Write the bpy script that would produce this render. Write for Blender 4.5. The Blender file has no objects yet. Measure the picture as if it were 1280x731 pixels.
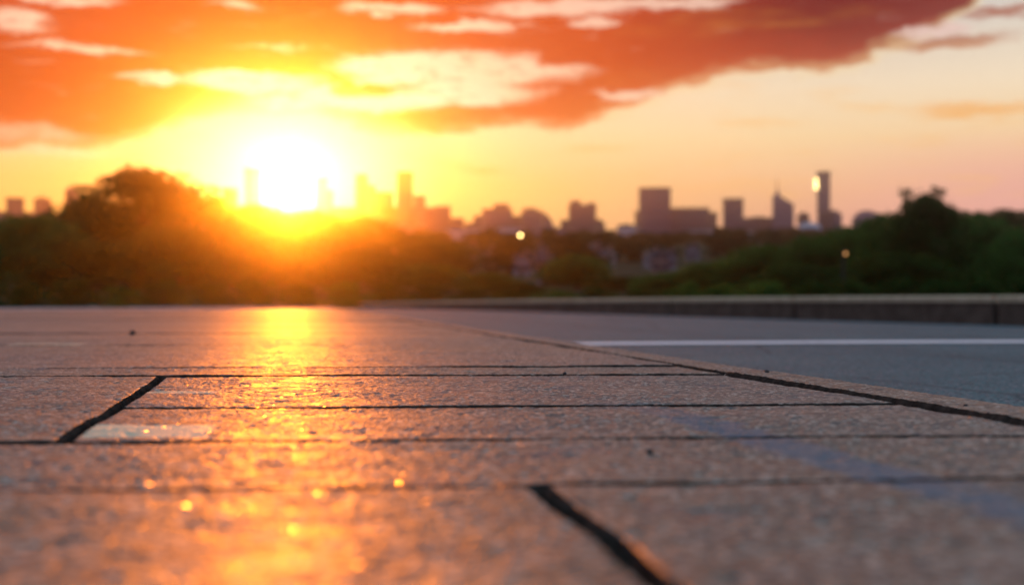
import bpy, bmesh, math, random
import numpy as np
from mathutils import Vector, Matrix, noise as mnoise

S = bpy.context.scene
COL = S.collection
R = math.radians
F = 1500.0                      # focal length in pixels of the 1280 px photograph
CX, HY, EYE = 640.0, 375.0, 0.20
random.seed(7)

# ------------------------------------------------------------------ camera
cam_d = bpy.data.cameras.new('camera')
cam = bpy.data.objects.new('camera', cam_d)
COL.objects.link(cam)
cam.location = (0, 0, EYE)
cam.rotation_euler = (R(90) + math.atan(9.5 / F), 0, 0)
cam_d.sensor_width = 36
cam_d.lens = 36 * F / 1280
cam_d.clip_start = 0.02
cam_d.clip_end = 20000
cam_d.dof.use_dof = True
cam_d.dof.focus_distance = 2.75
cam_d.dof.aperture_fstop = 2.2
S.camera = cam

# ------------------------------------------------------------------ colour management
S.view_settings.view_transform = 'Standard'
S.view_settings.look = 'None'
S.view_settings.exposure = 0.0
S.view_settings.gamma = 1.0
S.view_settings.use_curve_mapping = False
S.cycles.use_denoising = True
S.cycles.max_bounces = 6
S.cycles.diffuse_bounces = 2
S.cycles.transparent_max_bounces = 8
S.cycles.volume_bounces = 0
S.cycles.sample_clamp_indirect = 4.0

# ------------------------------------------------------------------ sun
SUN_AZ, SUN_EL = R(-10.6), R(5.25)
sun_dir = Vector((math.sin(SUN_AZ) * math.cos(SUN_EL), math.cos(SUN_AZ) * math.cos(SUN_EL), math.sin(SUN_EL)))
sun_d = bpy.data.lights.new('sun', 'SUN')
sun_d.energy = 5.0
sun_d.angle = R(0.53)
sun_d.color = (1.0, 0.225, 0.010)
sun = bpy.data.objects.new('sun', sun_d)
COL.objects.link(sun)
sun.rotation_euler = (-sun_dir).to_track_quat('-Z', 'Y').to_euler()
sun.location = (0, 0, 40)


def lin(r, g, b):
    f = lambda c: c / 12.92 if c <= 0.04045 else ((c + 0.055) / 1.055) ** 2.4
    return (f(r / 255), f(g / 255), f(b / 255), 1.0)


class NT:
    """small helper for writing node trees"""
    def __init__(s, tree):
        s.t = tree; s.n = tree.nodes; s.l = tree.links

    def put(s, sock, v):
        if isinstance(v, bpy.types.NodeSocket):
            s.l.new(v, sock)
        else:
            sock.default_value = v

    def m(s, op, a, b=None, c=None, clamp=False):
        n = s.n.new('ShaderNodeMath'); n.operation = op; n.use_clamp = clamp
        for i, v in enumerate((a, b, c)):
            if v is not None: s.put(n.inputs[i], v)
        return n.outputs[0]

    def vm(s, op, a, b=None):
        n = s.n.new('ShaderNodeVectorMath'); n.operation = op
        s.put(n.inputs[0], a)
        if b is not None: s.put(n.inputs[1], b)
        return n.outputs['Value'] if op in ('LENGTH', 'DOT_PRODUCT') else n.outputs[0]

    def xyz(s, x, y, z):
        n = s.n.new('ShaderNodeCombineXYZ')
        for i, v in enumerate((x, y, z)): s.put(n.inputs[i], v)
        return n.outputs[0]

    def sep(s, v):
        n = s.n.new('ShaderNodeSeparateXYZ'); s.put(n.inputs[0], v)
        return n.outputs[0], n.outputs[1], n.outputs[2]

    def rng(s, v, a, b, c=0.0, d=1.0, kind='SMOOTHSTEP'):
        n = s.n.new('ShaderNodeMapRange'); n.interpolation_type = kind; n.clamp = True
        s.put(n.inputs['Value'], v)
        for k, q in (('From Min', a), ('From Max', b), ('To Min', c), ('To Max', d)): s.put(n.inputs[k], q)
        return n.outputs[0]

    def mix(s, f, a, b, blend='MIX'):
        n = s.n.new('ShaderNodeMix'); n.data_type = 'RGBA'; n.blend_type = blend; n.clamp_factor = True
        s.put(n.inputs[0], f); s.put(n.inputs[6], a); s.put(n.inputs[7], b)
        return n.outputs[2]

    def ramp(s, v, stops, interp='LINEAR'):
        n = s.n.new('ShaderNodeValToRGB'); n.color_ramp.interpolation = interp
        e = n.color_ramp.elements
        while len(e) < len(stops): e.new(0.5)
        for i, (p, c) in enumerate(stops):
            e[i].position = p; e[i].color = c
        s.put(n.inputs[0], v)
        return n.outputs[0]

    def noise(s, vec, scale, detail=4.0, rough=0.55, dist=0.0):
        n = s.n.new('ShaderNodeTexNoise')
        if vec is not None: s.put(n.inputs['Vector'], vec)
        n.inputs['Scale'].default_value = scale; n.inputs['Detail'].default_value = detail
        n.inputs['Roughness'].default_value = rough; n.inputs['Distortion'].default_value = dist
        return n.outputs[0]

    def voro(s, vec, scale, feature='F1'):
        n = s.n.new('ShaderNodeTexVoronoi'); n.feature = feature
        s.put(n.inputs['Vector'], vec); n.inputs['Scale'].default_value = scale
        return n


# ------------------------------------------------------------------ sky (world)
world = bpy.data.worlds.new('World')
S.world = world
world.use_nodes = True
w = NT(world.node_tree)
w.n.clear()
SKY_GAIN = 1.0


def ang(px, py):
    a = math.atan((px - CX) / F)
    e = math.atan((HY - py) / F * math.cos(a))
    return math.degrees(a), math.degrees(e)


tc = w.n.new('ShaderNodeTexCoord')
dvec = w.vm('NORMALIZE', tc.outputs['Generated'])
dx, dy, dz = w.sep(dvec)
az = w.m('MULTIPLY', w.m('ARCTAN2', dx, dy), 57.29578)
el = w.m('MULTIPLY', w.m('ARCSINE', dz), 57.29578)
nv = w.vm('MULTIPLY', dvec, (1.0, 1.0, 3.0))
na = w.noise(nv, 17.0, 8.0, 0.62)
nb = w.noise(w.vm('ADD', nv, (3.7, 1.3, 5.1)), 34.0, 10.0, 0.70)
nc = w.noise(w.vm('ADD', nv, (1.7, 9.3, 2.1)), 9.0, 6.0, 0.6)
azw = w.m('ADD', az, w.m('MULTIPLY', w.m('SUBTRACT', na, 0.5), 4.4))
elw = w.m('ADD', el, w.m('ADD', w.m('MULTIPLY', w.m('SUBTRACT', nb, 0.5), 1.5),
                         w.m('MULTIPLY', w.m('SUBTRACT', na, 0.5), 0.7)))
pw = w.xyz(azw, elw, 0.0)
saz, sel = math.degrees(SUN_AZ), math.degrees(SUN_EL)
ds = w.vm('LENGTH', w.vm('MULTIPLY', w.vm('SUBTRACT', w.xyz(az, el, 0.0), (saz, sel, 0.0)), (1.0, 1.5, 0.0)))

# clear sky: warm at the horizon, pinker to the right, pale grey-blue overhead
e01 = w.rng(el, -2.0, 28.0, kind='LINEAR')
pos = lambda deg: (deg + 2.0) / 30.0
left = w.ramp(e01, [(0.0, lin(250, 180, 90)), (pos(3), lin(254, 208, 112)), (pos(5.5), lin(255, 214, 126)),
                    (pos(8), lin(255, 236, 180)), (pos(14), lin(250, 232, 205)), (1.0, lin(170, 180, 200))])
right = w.ramp(e01, [(0.0, lin(225, 150, 150)), (pos(3.2), lin(245, 180, 160)), (pos(5), lin(252, 196, 155)),
                     (pos(7.5), lin(253, 222, 172)), (pos(9.8), lin(248, 230, 200)), (pos(12), lin(228, 218, 202)),
                     (pos(15), lin(205, 205, 208)), (1.0, lin(150, 170, 200))])
clear = w.mix(w.rng(az, -9.0, 19.0), left, right)
pink = w.mix(w.m('MULTIPLY', w.rng(az, 12.0, 24.0), w.rng(el, 8.5, 4.0)), clear, lin(246, 184, 172))
# soft orange wisps low in the clear sky
wisp = w.m('MULTIPLY', w.rng(w.noise(w.vm('MULTIPLY', dvec, (1, 1, 7.0)), 13.0, 5.0), 0.52, 0.72),
           w.m('MULTIPLY', w.rng(el, 3.0, 5.5), w.rng(el, 12.0, 8.0)))
clear = w.mix(w.m('MULTIPLY', wisp, 0.45), pink, lin(255, 200, 120))

# cloud bank
fc = w.n.new('ShaderNodeFloatCurve')
pts = [(-300, 190), (0, 186), (110, 184), (165, 178), (215, 158), (265, 146), (345, 143), (420, 150), (470, 166),
       (560, 166), (640, 160), (705, 163), (745, 148), (800, 128), (860, 108), (910, 92), (1000, 88), (1075, 80),
       (1110, 62), (1160, 42), (1205, 14), (1232, -14), (1300, -40), (1500, -90)]
cv = fc.mapping.curves[0]
cp = [((ang(x, y)[0] + 35) / 70, ang(x, y)[1] / 25) for x, y in pts]
while len(cv.points) < len(cp): cv.points.new(0.5, 0.5)
for p_, (u, v_) in zip(cv.points, cp): p_.location = (u, v_)
fc.mapping.update()
w.put(fc.inputs['Value'], w.m('DIVIDE', w.m('ADD', azw, 35.0), 70.0))
elb = w.m('MULTIPLY', fc.outputs[0], 25.0)
over = w.m('SUBTRACT', elw, elb)
bank = w.rng(over, -0.13, 0.20)
bank = w.m('MULTIPLY', bank, w.rng(w.m('ADD', el, w.m('MULTIPLY', nc, 6.0)), 28.0, 20.0))
bank = w.m('MULTIPLY', bank, w.rng(az, -75.0, -40.0))


def blob(px, py, rx, ry, lo=0.45, hi=1.15):
    a, e = ang(px, py)
    d = w.vm('LENGTH', w.vm('MULTIPLY', w.vm('SUBTRACT', pw, (a, e, 0.0)), (1 / (rx * 0.0382), 1 / (ry * 0.0382), 0.0)))
    return w.rng(d, hi, lo)


def union(lst):
    o = lst[0]
    for q in lst[1:]: o = w.m('MAXIMUM', o, q)
    return o


extra = union([blob(1235, 135, 105, 13, 0.2, 1.1), blob(1180, 52, 75, 9), blob(1250, 14, 45, 9), blob(600, 215, 42, 4, 0.1, 1.2)])
holes = union([blob(20, 26, 48, 15), blob(60, -2, 85, 9), blob(95, 62, 95, 7, 0.2, 1.1), blob(190, 97, 42, 9),
               blob(310, 102, 92, 18, 0.6, 1.1), blob(510, 86, 105, 23, 0.6, 1.1), blob(600, 86, 105, 24, 0.6, 1.1), blob(470, 122, 135, 18, 0.6, 1.1),
               blob(670, 88, 90, 15, 0.2, 1.1), blob(590, 116, 100, 20, 0.6, 1.1), blob(585, 32, 75, 7), blob(495, 10, 80, 7),
               blob(700, 10, 115, 12), blob(820, 5, 120, 9), blob(742, 28, 32, 7), blob(300, 8, 50, 5, 0.2, 1.1),
               blob(790, 118, 60, 8, 0.2, 1.1), blob(1172, 38, 45, 8), blob(355, 130, 60, 12, 0.1, 1.2)])
dimhole = w.m('MULTIPLY', union([blob(40, 165, 80, 14, 0.2, 1.1), blob(330, 60, 60, 3, 0.1, 1.2), blob(60, 190, 90, 8, 0.2, 1.1)]), 0.55)
holes = w.m('SUBTRACT', w.m('MAXIMUM', holes, dimhole), w.m('MULTIPLY', blob(462, 110, 52, 9), 0.9), clamp=True)

tex = w.noise(w.vm('MULTIPLY', dvec, (1, 1, 4.5)), 42.0, 9.0, 0.68)
holes = w.m('MULTIPLY', holes, w.rng(tex, 0.30, 0.50, 0.35, 1.0))
thin = w.noise(w.vm('ADD', w.vm('MULTIPLY', dvec, (1, 1, 8.0)), (2.0, 7.0, 1.0)), 21.0, 9.0, 0.66)
holes = w.m('MAXIMUM', holes, w.m('MULTIPLY', w.rng(thin, 0.60, 0.74), w.m('MULTIPLY', bank, 0.30)))
ds01 = w.m('DIVIDE', ds, 30.0)
ccol = w.ramp(ds01, [(0.0, lin(225, 140, 10)), (0.13, lin(225, 120, 5)), (0.25, lin(192, 74, 0)), (0.42, lin(180, 50, 0)),
                     (0.58, lin(198, 62, 3)), (0.80, lin(194, 56, 14)), (1.0, lin(170, 50, 35))])
soft = w.rng(az, -2.0, 9.0)
ccol = w.mix(w.m('MULTIPLY', soft, w.rng(el, 11.5, 6.5)), ccol, lin(240, 130, 40))
crim = w.m('MULTIPLY', w.rng(w.m('ADD', el, w.m('MULTIPLY', nc, 2.0)), 10.2, 15.0), w.rng(az, 2.0, 15.0))
ccol = w.mix(crim, ccol, lin(112, 4, 22))
tl = w.m('MULTIPLY', w.rng(el, 10.5, 14.0), w.rng(az, -8.0, -20.0))
ccol = w.mix(w.m('MULTIPLY', tl, 0.7), ccol, lin(190, 56, 22))
# body variation: thicker and thinner streaks of the bank itself
streak = w.noise(w.vm('MULTIPLY', dvec, (1, 1, 6.0)), 8.0, 6.0, 0.6)
ccol = w.mix(w.rng(streak, 0.56, 0.78, 0.0, 0.22), ccol, lin(255, 176, 72))
ccol = w.mix(w.rng(streak, 0.46, 0.26, 0.0, 0.35), ccol, lin(196, 60, 34))
hcol = w.ramp(ds01, [(0.0, lin(255, 250, 225)), (0.3, lin(254, 244, 214)), (0.42, lin(252, 226, 188)), (0.62, lin(250, 208, 180)),
                     (1.0, lin(235, 205, 195))])
sky = w.mix(bank, clear, ccol)
ecol = w.mix(w.rng(el, 9.5, 12.0), lin(252, 184, 100), lin(168, 92, 70))
sky = w.mix(w.m('MULTIPLY', extra, 0.85), sky, ecol)
# lit rim along the lower edge of the bank
rim = w.m('MULTIPLY', w.rng(over, -0.5, 0.0), w.rng(over, 0.7, 0.1))
sky = w.mix(w.m('MULTIPLY', rim, 0.35), sky, lin(255, 226, 165))
sky = w.mix(holes, sky, hcol)
# brightness round the sun
sky = w.mix(w.rng(ds, 8.0, 2.0, 0.0, 0.92), sky, (1.0, 0.95, 0.84, 1.0))
# high sky and the sky behind the viewer: dusk blue
hi_col = w.ramp(w.rng(el, 0.0, 90.0, kind='LINEAR'), [(0.0, lin(120, 104, 188)), (0.2, lin(118, 124, 156)), (0.5, lin(148, 188, 218)), (1.0, lin(150, 194, 226))])
up = w.rng(w.m('ADD', el, w.m('MULTIPLY', nc, 8.0)), 20.5, 29.0)
side = w.rng(w.m('ABSOLUTE', az), 45.0, 95.0)
sky = w.mix(w.m('MAXIMUM', up, side), sky, hi_col)
nish = w.n.new('ShaderNodeTexSky'); nish.sky_type = 'NISHITA'; nish.sun_disc = False
nish.sun_elevation = SUN_EL; nish.sun_rotation = SUN_AZ
nish.altitude = 120; nish.air_density = 1.2; nish.dust_density = 2.0
bg1 = w.n.new('ShaderNodeBackground'); w.put(bg1.inputs[0], sky); bg1.inputs[1].default_value = SKY_GAIN
bg2 = w.n.new('ShaderNodeBackground'); w.put(bg2.inputs[0], nish.outputs[0]); bg2.inputs[1].default_value = 0.002
add = w.n.new('ShaderNodeAddShader'); w.l.new(bg1.outputs[0], add.inputs[0]); w.l.new(bg2.outputs[0], add.inputs[1])
wo = w.n.new('ShaderNodeOutputWorld'); w.l.new(add.outputs[0], wo.inputs[0])


# ------------------------------------------------------------------ helpers
def tag(o, label=None, cat=None, group=None, kind=None):
    if label: o['label'] = label
    if cat: o['category'] = cat
    if group: o['group'] = group
    if kind: o['kind'] = kind
    return o


def link(name, me, mats=(), parent=None, smooth=False):
    for m_ in mats: me.materials.append(m_)
    if smooth:
        me.polygons.foreach_set('use_smooth', [True] * len(me.polygons))
    o = bpy.data.objects.new(name, me)
    COL.objects.link(o)
    if parent: o.parent = parent
    return o


def mesh(name, verts, faces):
    me = bpy.data.meshes.new(name)
    me.from_pydata(verts, [], faces)
    me.update()
    return me


def empty(name, loc, rz=0.0):
    o = bpy.data.objects.new(name, None)
    COL.objects.link(o)
    o.location = loc; o.rotation_euler = (0, 0, rz); o.empty_display_size = 0.5
    return o


def copy_of(o, parent=None):
    c = o.copy(); COL.objects.link(c)
    if parent: c.parent = parent
    return c


class MB:
    """collects shapes for one mesh"""
    def __init__(s): s.v = []; s.f = []

    def box(s, x0, x1, y0, y1, z0, z1):
        b = len(s.v)
        s.v += [(x0, y0, z0), (x1, y0, z0), (x1, y1, z0), (x0, y1, z0), (x0, y0, z1), (x1, y0, z1), (x1, y1, z1), (x0, y1, z1)]
        s.f += [tuple(b + i for i in q) for q in ((0, 3, 2, 1), (4, 5, 6, 7), (0, 1, 5, 4), (1, 2, 6, 5), (2, 3, 7, 6), (3, 0, 4, 7))]
        return s

    def prism(s, outline, y0, y1):
        """outline in x,z (counter-clockwise seen from -y) swept from y0 to y1"""
        b, n = len(s.v), len(outline)
        s.v += [(x, y0, z) for x, z in outline] + [(x, y1, z) for x, z in outline]
        s.f += [tuple(b + i for i in range(n)), tuple(b + n + i for i in reversed(range(n)))]
        for i in range(n):
            j = (i + 1) % n
            s.f.append((b + j, b + i, b + n + i, b + n + j))
        return s

    def tube(s, pts, rads, n=7, cap=True):
        b0 = len(s.v)
        for k, (p, r) in enumerate(zip(pts, rads)):
            p = Vector(p)
            a = Vector(pts[max(k - 1, 0)]); c = Vector(pts[min(k + 1, len(pts) - 1)])
            d = (c - a).normalized()
            u = d.cross(Vector((0, 1, 0.01)) if abs(d.y) < 0.9 else Vector((1, 0, 0))).normalized()
            v = d.cross(u)
            for i in range(n):
                t = 2 * math.pi * i / n
                s.v.append(tuple(p + (u * math.cos(t) + v * math.sin(t)) * r))
        for k in range(len(pts) - 1):
            for i in range(n):
                j = (i + 1) % n
                s.f.append((b0 + k * n + i, b0 + k * n + j, b0 + (k + 1) * n + j, b0 + (k + 1) * n + i))
        if cap:
            s.f.append(tuple(b0 + i for i in reversed(range(n))))
            s.f.append(tuple(b0 + (len(pts) - 1) * n + i for i in range(n)))
        return s

    def lathe(s, cx, cy, prof, n=16):
        b0 = len(s.v)
        for r, z in prof:
            for i in range(n):
                t = 2 * math.pi * i / n
                s.v.append((cx + r * math.cos(t), cy + r * math.sin(t), z))
        for k in range(len(prof) - 1):
            for i in range(n):
                j = (i + 1) % n
                s.f.append((b0 + k * n + i, b0 + k * n + j, b0 + (k + 1) * n + j, b0 + (k + 1) * n + i))
        s.f.append(tuple(b0 + i for i in reversed(range(n))))
        s.f.append(tuple(b0 + (len(prof) - 1) * n + i for i in range(n)))
        return s

    def build(s, name, m, parent=None, smooth=False, bevel=0.0):
        me = mesh(name, s.v, s.f)
        if bevel:
            bm = bmesh.new(); bm.from_mesh(me)
            bmesh.ops.bevel(bm, geom=[e for e in bm.edges if len(e.link_faces) == 2 and e.calc_face_angle(0) > 0.6], offset=bevel, segments=2, profile=0.6, affect='EDGES')
            bm.to_mesh(me); bm.free()
        return link(name, me, (m,), parent, smooth)


def new_mat(name, base=(0.5, 0.5, 0.5), rough=0.7, spec=0.5, metal=0.0):
    m_ = bpy.data.materials.new(name); m_.use_nodes = True
    t = NT(m_.node_tree)
    p = t.n['Principled BSDF']
    p.inputs['Base Color'].default_value = (*base, 1)
    p.inputs['Roughness'].default_value = rough
    p.inputs['Specular IOR Level'].default_value = spec
    p.inputs['Metallic'].default_value = metal
    return m_, t, p


def obj_co(t):
    return t.n.new('ShaderNodeTexCoord').outputs['Object']


def bump(t, p, h, strength, dist, normal=None):
    b = t.n.new('ShaderNodeBump')
    b.inputs['Strength'].default_value = strength; b.inputs['Distance'].default_value = dist
    t.put(b.inputs['Height'], h)
    if normal is not None: t.l.new(normal, b.inputs['Normal'])
    if p is not None: t.l.new(b.outputs[0], p.inputs['Normal'])
    return b.outputs[0]


def varied(name, c1, c2, scale, rough=0.8, spec=0.4, bs=0.3, bd=0.01):
    m_, t, p = new_mat(name, c1, rough, spec)
    co = obj_co(t)
    n1 = t.noise(co, scale, 6, 0.6)
    t.put(p.inputs['Base Color'], t.mix(t.rng(n1, 0.32, 0.68), (*c1, 1), (*c2, 1)))
    bump(t, p, t.noise(co, scale * 6, 5), bs, bd)
    return m_


# oblique frame of the paving: q runs along it (towards the sun), r along its rows
QX, RY = -0.1933, 0.073


def ob(s_, t_, z=0.0):
    return (s_ + QX * t_, t_ + RY * s_, z)


def gnd(px, py, z=0.0):
    d = (EYE - z) * F / (py - HY)
    return ((px - CX) / F * d, d, z)


# ------------------------------------------------------------------ materials of the ground
def pavement_material():
    m_, t, p = new_mat('paving_concrete', (0.3, 0.25, 0.21), 0.5, 0.5)
    co = obj_co(t)
    x, y, z = t.sep(co)
    at = t.n.new('ShaderNodeAttribute'); at.attribute_name = 'tone'
    tone = at.outputs['Fac']
    big = t.noise(co, 2.2, 6, 0.6)
    mid = t.noise(co, 14.0, 6, 0.62)
    fine = t.noise(co, 150.0, 3, 0.6)
    vo = t.voro(co, 125.0)
    cell = t.sep(vo.outputs['Color'])[0]
    c = t.mix(t.rng(big, 0.3, 0.7), (0.215, 0.112, 0.056, 1), (0.30, 0.170, 0.090, 1))
    c = t.mix(t.rng(mid, 0.42, 0.7, 0, 0.6), c, (0.15, 0.10, 0.078, 1))
    c = t.mix(t.m('MULTIPLY', tone, 0.85), c, (0.17, 0.115, 0.085, 1))
    c = t.mix(t.rng(cell, 0.72, 0.86, 0, 0.75), c, (0.52, 0.42, 0.33, 1))   # pale grains of aggregate
    c = t.mix(t.rng(cell, 0.24, 0.10, 0, 0.8), c, (0.07, 0.055, 0.05, 1))   # dark grains
    c = t.mix(t.rng(fine, 0.45, 0.7, 0, 0.35), c, (0.12, 0.09, 0.075, 1))
    # dark damp blotches
    bl = t.rng(t.noise(co, 5.0, 5, 0.6, 0.3), 0.56, 0.68)
    c = t.mix(t.m('MULTIPLY', bl, 0.55), c, (0.10, 0.095, 0.10, 1))
    # worn slate-blue stripe running along the walk
    s_ = t.m('ADD', x, t.m('MULTIPLY', y, -QX))
    sw = t.m('ADD', s_, t.m('MULTIPLY', t.m('SUBTRACT', mid, 0.5), 0.10))
    st = t.rng(t.m('ABSOLUTE', t.m('SUBTRACT', sw, 0.70)), 0.062, 0.03)
    st = t.m('MULTIPLY', st, t.m('MULTIPLY', t.rng(y, 2.5, 1.9), t.rng(t.noise(co, 26.0, 5), 0.28, 0.5)))
    c = t.mix(t.m('MULTIPLY', st, 0.85), c, (0.085, 0.125, 0.165, 1))
    # worn remains of pale paint
    en = t.m('MULTIPLY', t.m('SUBTRACT', t.noise(co, 38.0, 6, 0.7), 0.5), 0.055)
    wn = t.rng(t.noise(co, 75.0, 5, 0.65), 0.26, 0.42, 0.45, 1.0)

    def mark(cx, cy, hx, hy, sh, amt):
        u = t.m('SUBTRACT', t.m('ABSOLUTE', t.m('ADD', t.m('SUBTRACT', x, cx), t.m('MULTIPLY', t.m('SUBTRACT', y, cy), sh))), hx)
        v = t.m('SUBTRACT', t.m('ABSOLUTE', t.m('SUBTRACT', y, cy)), hy)
        d = t.m('ADD', t.m('MAXIMUM', u, v), en)
        return t.m('MULTIPLY', t.rng(d, 0.012, -0.004), amt)

    pk = t.m('MAXIMUM', mark(-0.562, 1.860, 0.092, 0.088, 0.2, 1.0), t.m('MAXIMUM', mark(-0.73, 2.64, 0.075, 0.026, 0.1, 0.8), mark(-2.1, 5.4, 0.16, 0.16, 0.2, 0.45)))
    pk = t.m('MULTIPLY', pk, wn)
    c = t.mix(pk, c, (0.88, 0.62, 0.38, 1))
    t.put(p.inputs['Base Color'], c)
    p.inputs['Specular IOR Level'].default_value = 0.30
    rg = t.rng(mid, 0.3, 0.7, 0.42, 0.58)
    gv = t.voro(co, 95.0)
    gr, gg, gb = t.sep(gv.outputs['Color'])
    glint = t.m('MULTIPLY', t.m('MULTIPLY', t.m('GREATER_THAN', gr, t.rng(y, 1.15, 1.6, 0.945, 0.982)), t.m('LESS_THAN', y, 3.0)), t.m('LESS_THAN', gv.outputs['Distance'], 0.34))
    t.put(p.inputs['Roughness'], t.m('ADD', t.m('MULTIPLY', t.m('ADD', rg, t.m('MULTIPLY', cell, 0.1)), t.m('SUBTRACT', 1.0, glint)), t.m('MULTIPLY', glint, 0.33)))
    h = t.m('ADD', t.m('MULTIPLY', vo.outputs['Distance'], -1.0), t.m('MULTIPLY', fine, 1.2))
    n1 = bump(t, None, h, 0.8, 0.0022)
    n2 = bump(t, None, mid, 0.5, 0.006, n1)
    tilt = t.vm('NORMALIZE', t.xyz(t.m('MULTIPLY', t.m('SUBTRACT', gg, 0.5), 1.1), t.m('MULTIPLY', t.m('SUBTRACT', gb, 0.5), 0.35), 1.0))
    mx = t.n.new('ShaderNodeMix'); mx.data_type = 'VECTOR'
    t.put(mx.inputs[0], glint); t.put(mx.inputs[4], n2); t.put(mx.inputs[5], tilt)
    t.l.new(mx.outputs[1], p.inputs['Normal'])
    return m_


M = {}
M['paving'] = pavement_material()
M['joint'] = varied('joint_dirt', (0.026, 0.019, 0.015), (0.060, 0.043, 0.034), 40, 1.0, 0.0, 0.2, 0.002)


def road_material():
    m_, t, p = new_mat('asphalt', (0.09, 0.10, 0.12), 0.85, 0.25)
    co = obj_co(t)
    vo = t.voro(co, 95.0)
    cell = t.sep(vo.outputs['Color'])[0]
    big = t.noise(co, 0.9, 6, 0.6)
    fine = t.noise(co, 90.0, 4, 0.6)
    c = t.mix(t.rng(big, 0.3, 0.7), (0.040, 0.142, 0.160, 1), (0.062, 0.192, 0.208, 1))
    c = t.mix(t.rng(cell, 0.75, 0.9, 0, 0.7), c, (0.22, 0.24, 0.27, 1))
    c = t.mix(t.rng(cell, 0.3, 0.1, 0, 0.8), c, (0.03, 0.036, 0.045, 1))
    c = t.mix(t.rng(fine, 0.5, 0.75, 0, 0.5), c, (0.04, 0.048, 0.06, 1))
    # darker tyre lanes, tar-sealed cracks and oil spots
    x, y, z = t.sep(co)
    s_ = t.m('ADD', x, t.m('MULTIPLY', y, 0.21))
    lane = t.m('SINE', t.m('MULTIPLY', t.m('ADD', s_, t.m('MULTIPLY', big, 0.6)), 3.6))
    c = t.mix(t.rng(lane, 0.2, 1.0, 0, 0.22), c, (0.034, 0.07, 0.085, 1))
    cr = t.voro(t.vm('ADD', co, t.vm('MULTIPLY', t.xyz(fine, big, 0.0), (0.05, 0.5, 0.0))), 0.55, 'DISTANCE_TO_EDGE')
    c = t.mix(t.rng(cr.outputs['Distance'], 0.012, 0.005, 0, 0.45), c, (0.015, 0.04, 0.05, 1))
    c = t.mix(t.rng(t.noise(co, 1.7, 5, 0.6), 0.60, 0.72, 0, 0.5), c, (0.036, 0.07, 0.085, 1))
    t.put(p.inputs['Base Color'], c)
    t.put(p.inputs['Roughness'], t.rng(big, 0.3, 0.7, 0.72, 0.9))
    bump(t, p, t.m('ADD', t.m('MULTIPLY', vo.outputs['Distance'], -1.0), fine), 1.0, 0.006)
    return m_


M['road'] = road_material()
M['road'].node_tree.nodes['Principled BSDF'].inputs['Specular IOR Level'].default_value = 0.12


def paint_material(name, col, wear):
    m_, t, p = new_mat(name, col, 0.6, 0.4)
    co = obj_co(t)
    n1 = t.noise(co, 60.0, 6, 0.65)
    n2 = t.noise(co, 6.0, 4, 0.6)
    k = t.rng(t.m('ADD', n1, t.m('MULTIPLY', n2, 0.5)), wear, wear + 0.12)
    t.put(p.inputs['Base Color'], t.mix(k, (*col, 1), tuple(c * 0.45 for c in col) + (1,)))
    bump(t, p, n1, 0.5, 0.002)
    return m_


M['line_paint'] = paint_material('white_road_paint', (0.80, 0.80, 0.80), 0.82)
M['patch_paint'] = paint_material('worn_pale_paint', (0.80, 0.50, 0.29), 0.90)
M['kerb'] = varied('kerb_stone', (0.22, 0.165, 0.135), (0.33, 0.25, 0.20), 30, 0.7, 0.4, 0.7, 0.004)
M['edging'] = varied('pale_edging_stone', (0.48, 0.45, 0.44), (0.62, 0.58, 0.56), 9, 0.8, 0.3)
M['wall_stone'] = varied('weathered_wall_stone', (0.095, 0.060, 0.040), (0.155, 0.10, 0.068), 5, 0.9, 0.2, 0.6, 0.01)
M['coping'] = varied('sunlit_coping_stone', (0.52, 0.36, 0.21), (0.68, 0.48, 0.30), 6, 0.8, 0.3, 0.5, 0.008)  # much paler than the wall body: sun on its top put into the colour
M['terrain'] = varied('meadow_grass', (0.020, 0.028, 0.012), (0.036, 0.044, 0.018), 0.05, 0.95, 0.1, 0.4, 0.2)

# ------------------------------------------------------------------ terrain: one sheet rising to the city's hill
def far(d):
    return d if d < 200 else 200 + (d - 200) * 0.38


TX = [-400, 0, 60, 120, 200, 400, 600, 800, 1200, 1600, 2000, 2300, 3000]
TZ = [-0.6, -0.6, -0.7, 0.0, 2.2, 8.5, 18.0, 29.0, 56.0, 82.0, 106.0, 114.0, 110.0]

TZ = [z if d < 200 else EYE + (z - EYE) * far(d) / d for d, z in zip(TX, TZ)]
TX = [far(d) for d in TX]


def ground_z(x, y):
    z = float(np.interp(y, TX, TZ))
    k = max(0.0, min(1.0, (y - 90) / 400))
    if k:
        z += k * 2.5 * (mnoise.noise(Vector((x * 0.006, y * 0.006, 0.3))))
    return z


xs = sorted(set([round(x) for x in np.linspace(-900, 900, 61)] + [-60, -40, -20, 20, 40, 60]))
ys = [-380, -200, -100, -50, 0, 30, 60, 90, 120, 160, 200, 250] + list(range(300, 1261, 30))
tv = [(x, y, ground_z(x, y)) for y in ys for x in xs]
nx = len(xs)
tf = [(j * nx + i, j * nx + i + 1, (j + 1) * nx + i + 1, (j + 1) * nx + i) for j in range(len(ys) - 1) for i in range(nx - 1)]
terrain = link('terrain', mesh('terrain', tv, tf), (M['terrain'],), smooth=True)
tag(terrain, 'dark grassy ground rising towards the city on its hill', 'terrain', kind='structure')

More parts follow.
